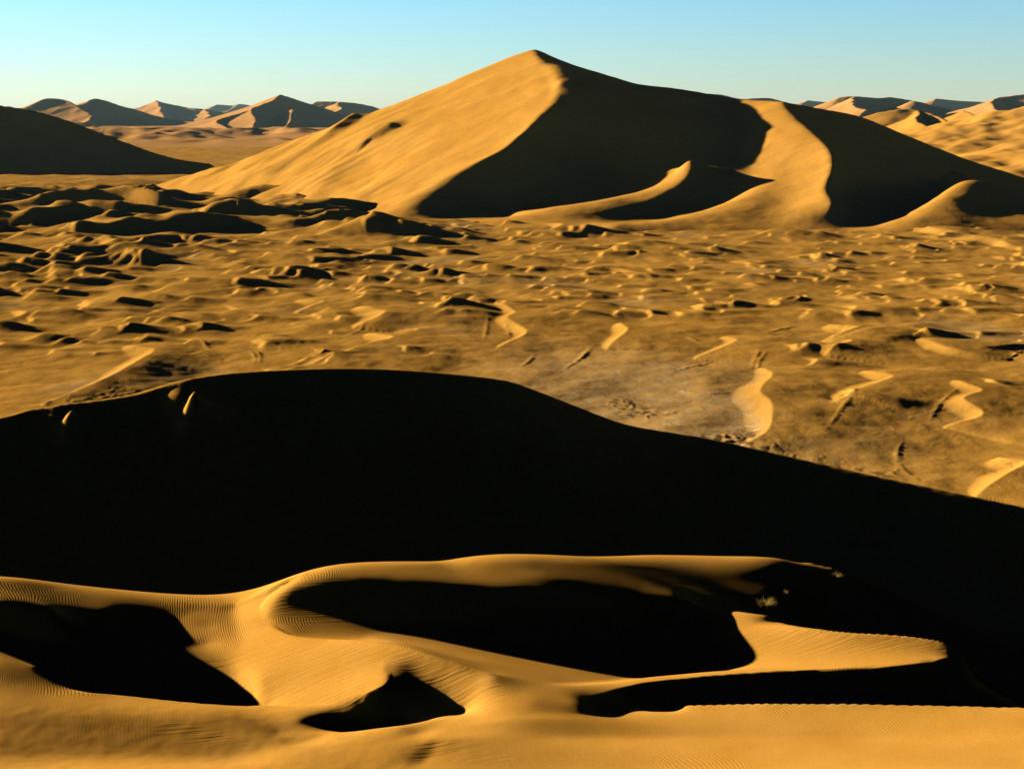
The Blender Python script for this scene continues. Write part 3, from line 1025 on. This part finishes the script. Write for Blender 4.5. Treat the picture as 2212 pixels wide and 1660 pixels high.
def tent_dune(name, label, crests, mat, m_left=0.42, m_right=0.55, n=260, cell=None, margin=1.0, rough=0.0, seed=0, wob=0.0, solid=False):
    """star dune: every crest line (U, V, y) sheds a plane on each side; the surface is the highest of them"""
    qs = [resample(np.array(c, float), 12 * len(c)) if solid else world_at(*resample(np.array(c, float), max(12, 8 * len(c))).T) for c in crests]
    allp = np.concatenate(qs)
    hmax = max(allp[:, 2].max(), 20)
    R = hmax / min(m_left, m_right) * margin
    x0, x1 = allp[:, 0].min() - R, allp[:, 0].max() + R
    y0, y1 = allp[:, 1].min() - R, allp[:, 1].max() + R
    cell = max(x1 - x0, (y1 - y0)) / n
    X, Y = np.meshgrid(np.arange(x0, x1, cell), np.arange(y0, y1, cell))
    Z = np.full(X.shape, -30.0)
    wx = X + wob * R * 0.15 * fbm(X / R * 2.2, Y / R * 2.2, 3, seed)
    wy = Y + wob * R * 0.15 * fbm(X / R * 2.2 + 7, Y / R * 2.2, 3, seed + 9)
    for q in qs:
        for i in range(len(q) - 1):
            a = q[i]
            b = q[i + 1]
            d = (b - a)[:2]
            l2 = (d**2).sum() + 1e-9
            t = np.clip(((wx - a[0]) * d[0] + (wy - a[1]) * d[1]) / l2, 0, 1)
            px = wx - a[0] - t * d[0]
            py = wy - a[1] - t * d[1]
            dist = np.hypot(px, py)
            lit = (px * LX + py * LY) < 0
            zc = a[2] + (b[2] - a[2]) * t
            m = np.where(lit, m_left, m_right)
            # concave foot
            k = np.clip(m * dist / (zc + 30), 0, 1.0)
            zz = zc - (zc + 30) * (k - 0.32 * k * k) * 1.3
            Z = np.maximum(Z, zz)
    if rough:
        Z = Z + rough * fbm(X / (R * 0.15), Y / (R * 0.15), 4, seed + 3)
    o = grid_mesh(name, X, Y, Z, mat)
    tag(o, label, "dune", "structure")
    return o


tent_dune("dune", "black shaded dune rising at the left edge behind the plain",
          [[(-320, 190, 1620), (-120, 205, 1580), (0, 228, 1560), (70, 238, 1550), (150, 262, 1540), (220, 288, 1530), (300, 318, 1520), (380, 343, 1500), (450, 352, 1480)]], M_DUNE, 0.4, 0.5, rough=0.6, seed=2)
tent_dune("dune", "pale hazy dune with two peaks at the far left",
          [[(105, 212, 7574), (140, 216, 7551), (197, 250, 7229), (190, 262, 7069)], [(105, 212, 7574), (160, 230, 7574), (190, 216, 7757), (210, 213, 7803), (270, 230, 7849), (330, 248, 7918), (400, 262, 7987)], [(150, 262, 6770), (208, 268, 6724), (190, 280, 6610)]], M_FAR, 0.32, 0.5, seed=11, wob=0.3)
tent_dune("dune", "bluish pyramid shaped dune between two nearer dunes at left",
          [[(340, 217, 11934), (390, 230, 11819), (440, 236, 11704), (500, 246, 11704)], [(340, 217, 11934), (350, 240, 11246), (355, 255, 10786)], [(440, 236, 11704), (455, 250, 11016)]], M_FAR, 0.32, 0.5, seed=21, wob=0.3)
tent_dune("dune", "small pale dune on the skyline beside the bluish pyramid dune",
          [[(470, 226, 19508), (500, 228, 19508), (520, 225, 19508), (560, 236, 19508)]], M_FAR, 0.32, 0.5, seed=31, wob=0.3)
tent_dune("dune", "sharp peaked dune with dark face left of the tallest dune",
          [[(607, 204, 6954), (612, 206, 6954), (660, 222, 7023), (720, 240, 7069), (800, 270, 7115)],
           [(607, 204, 6954), (570, 226, 6656), (545, 235, 6495), (552, 262, 6196), (545, 285, 5967)],
           [(632, 236, 6610), (628, 252, 6426), (620, 270, 6196), (612, 284, 6013)],
           [(545, 235, 6495), (470, 262, 6311), (500, 280, 5967)]], M_FAR, 0.32, 0.55, seed=41, wob=0.15)
tent_dune("dune", "low crumpled dune just left of the tallest dune's flank",
          [[(690, 219, 9639), (730, 220, 9639), (780, 226, 9639), (840, 240, 9639)], [(730, 220, 9639), (735, 236, 8950)]], M_FAR, 0.32, 0.5, seed=51, wob=0.4)
tent_dune("dune", "little dune peeping over the saddle right of the summit",
          [[(1530, 202, 6120), (1560, 206, 6120), (1600, 214, 6120), (1660, 212, 6290), (1700, 222, 6290)], [(1530, 202, 6120), (1550, 215, 5610)]], M_FAR, 0.32, 0.5, seed=61, wob=0.3)
tent_dune("dune", "pink dune with a dark hollow on the right skyline",
          [[(1815, 210, 5610), (1850, 208, 5610), (1900, 212, 5644), (1930, 210, 5661), (1990, 222, 5712), (2060, 240, 5780)], [(1850, 208, 5610), (1840, 222, 5270), (1870, 236, 5015)], [(1960, 222, 5440), (1976, 218, 5406), (2000, 232, 5355)]], M_FAR, 0.32, 0.5, seed=71, wob=0.25)
tent_dune("dune", "faint lilac dune behind the pink dune on the right skyline",
          [[(2022, 213, 10200), (2060, 217, 10200), (2110, 220, 10200), (2180, 226, 10200)]], M_FAR, 0.32, 0.5, seed=81, wob=0.3)
tent_dune("dune", "faint distant dune behind the saddle of the tallest dune",
          [[(1740, 217, 12750), (1790, 222, 12750), (1850, 232, 12750)]], M_FAR, 0.32, 0.5, seed=85, wob=0.3)
tent_dune("dune", "large pink dune climbing out of the picture at the right edge",
          [[(2150, 210, 5440), (2211, 203, 5440), (2330, 190, 5440), (2450, 215, 5440)], [(2150, 210, 5440), (2140, 228, 5185), (2170, 244, 4930)]], M_FAR, 0.32, 0.5, seed=91, wob=0.25)
tent_dune("dune", "rounded golden dune behind the right shoulder of the tallest dune",
          [[(1800, 270, 2050), (1870, 250, 2050), (1930, 237, 2040), (1985, 238, 2030), (2050, 262, 1950)], [(1985, 238, 2030), (1975, 255, 1960), (2040, 284, 1850)], [(2080, 238, 2300), (2110, 250, 2250), (2160, 262, 2200)]], M_DUNE, 0.35, 0.5, seed=101, wob=0.25)
tent_dune("dune", "smooth golden dune filling the right edge above the black flank",
          [[(2280, 215, 1800), (2350, 225, 1760), (2450, 240, 1700)], [(2330, 285, 1520), (2420, 290, 1480)]], M_DUNE, 0.19, 0.45, seed=111, wob=0.15, rough=4.0)
tent_dune("dune", "long unseen dune added behind and beside the camera to block low sky light",
          [[(-620, -330, 60), (-400, -270, 75), (-150, -230, 88), (150, -200, 94), (400, -120, 90), (540, 60, 82), (600, 300, 60), (620, 420, 40)]], M_MID, 0.42, 0.5, seed=131, rough=0.8, solid=True)  # out of view, added to hold low sky light off the shaded slopes
#@@END distant
print("T far", time.time() - T0)

#@@BEGIN shrubs
def ground_at(X, Y, Z, U, V):
    """the nearest visible point of a terrain grid under the picture position U, V"""
    pu, pv_ = project(X, Y, Z)
    vm = np.minimum.accumulate(pv_, axis=0)
    vis = pv_ <= vm + 0.5
    d = np.where(vis, (pu - U) ** 2 + (pv_ - V) ** 2, 1e18)
    i = np.unravel_index(np.argmin(d), d.shape)
    return float(X[i]), float(Y[i]), float(Z[i])


def plain_material(name, col, rough=0.9):
    m = bpy.data.materials.new(name)
    m.use_nodes = True
    N = m.node_tree.nodes
    bs = N["Principled BSDF"]
    bs.inputs['Roughness'].default_value = rough
    bs.inputs['Specular IOR Level'].default_value = 0.1
    no = N.new("ShaderNodeTexNoise")
    no.inputs['Scale'].default_value = 9.0
    mx = N.new("ShaderNodeMix")
    mx.data_type = 'RGBA'
    mx.inputs[6].default_value = (*col, 1)
    mx.inputs[7].default_value = (*[c * 0.55 for c in col], 1)
    m.node_tree.links.new(no.outputs[0], mx.inputs[0])
    m.node_tree.links.new(mx.outputs[2], bs.inputs['Base Color'])
    return m


M_STRAW = plain_material("dry_straw", (0.46, 0.34, 0.09))
M_TWIG = plain_material("dry_twig", (0.28, 0.12, 0.05))


def blades(name, n, rad, hgt, wid, mat, parent, seed, lean):
    r = np.random.default_rng(seed)
    v = []
    f = []
    for k in range(n):
        a = r.uniform(0, 2 * math.pi)
        rr = rad * 0.35 * math.sqrt(r.random())
        bx, by = rr * math.cos(a), rr * math.sin(a)
        a2 = a + r.normal(0, 0.6)
        out = rad * r.uniform(0.2, 1.0) * lean
        h = hgt * r.uniform(0.5, 1.0)
        p0 = np.array([bx, by, -0.05])
        p1 = np.array([bx + out * 0.45 * math.cos(a2), by + out * 0.45 * math.sin(a2), h * 0.62])
        p2 = np.array([bx + out * math.cos(a2), by + out * math.sin(a2), h * r.uniform(0.75, 1.0)])
        c = math.cos(a2 + 1.57 + r.normal(0, 0.8))
        s_ = math.sin(a2 + 1.57)
        w = wid * r.uniform(0.6, 1.3)
        i0 = len(v)
        for p, ww in ((p0, w), (p1, w * 0.8), (p2, w * 0.15)):
            for q in range(3):
                th = q * 2.094
                v.append((p[0] + ww * (c * math.cos(th) - s_ * math.sin(th)), p[1] + ww * (s_ * math.cos(th) + c * math.sin(th)), p[2]))
        for lv in (0, 3):
            for q in range(3):
                q2 = (q + 1) % 3
                f.append((i0 + lv + q, i0 + lv + q2, i0 + lv + 3 + q2, i0 + lv + 3 + q))
        f.append((i0 + 6, i0 + 7, i0 + 8))
    me = bpy.data.meshes.new(name)
    me.from_pydata(v, [], f)
    me.materials.append(mat)
    o = bpy.data.objects.new(name, me)
    COL.objects.link(o)
    o.parent = parent
    return o


def shrub(U, V, rad, hgt, n, seed, label):
    e = bpy.data.objects.new("desert_shrub", None)
    COL.objects.link(e)
    e.location = ground_at(*FORE, U, V)
    tag(e, label, "shrub", group="dry shrubs on the shaded sand")
    blades("straw_tuft", n, rad, hgt, 0.012, M_STRAW, e, seed, 1.0)
    blades("twigs", n // 3, rad * 0.9, hgt * 0.75, 0.014, M_TWIG, e, seed + 50, 1.15)
    return e


shrub(1652, 1316, 0.7, 0.75, 300, 1, "largest straw yellow shrub, at the edge of the bowl just above the golden plateau")
shrub(1696, 1286, 0.22, 0.36, 60, 2, "smallest shrub, a lone sprig between the two bigger shrubs on black sand")
shrub(1806, 1250, 0.45, 0.5, 110, 3, "sparse shrub standing farthest right and highest on the black sand")
#@@END shrubs

#@@BEGIN haze
def box_mesh(name, lo, hi, mat):
    me = bpy.data.meshes.new(name)
    v = [(x, y, z) for x in (lo[0], hi[0]) for y in (lo[1], hi[1]) for z in (lo[2], hi[2])]
    me.from_pydata(v, [], [(0, 1, 3, 2), (4, 6, 7, 5), (0, 4, 5, 1), (2, 3, 7, 6), (0, 2, 6, 4), (1, 5, 7, 3)])
    me.materials.append(mat)
    o = bpy.data.objects.new(name, me)
    COL.objects.link(o)
    return o


hm = bpy.data.materials.new("haze")
hm.use_nodes = True
hn = hm.node_tree.nodes
hn.remove(hn["Principled BSDF"])
pv = hn.new("ShaderNodeVolumePrincipled")
pv.inputs['Color'].default_value = (0.40, 0.70, 1.0, 1)
pv.inputs['Density'].default_value = 1.25e-5
pv.inputs['Anisotropy'].default_value = 0.0
hm.node_tree.links.new(pv.outputs[0], hn["Material Output"].inputs['Volume'])
top = max((o.matrix_world @ Vector(c)).z for o in scene.objects if o.type == 'MESH' for c in o.bound_box)
hz = box_mesh("haze", (-17000, -900, -41), (17000, 27000, top + 2.0), hm)
hz['kind'] = 'stuff'
hz['label'] = "thin pale air that fades the far dunes"
hz['category'] = "haze"
#@@END haze
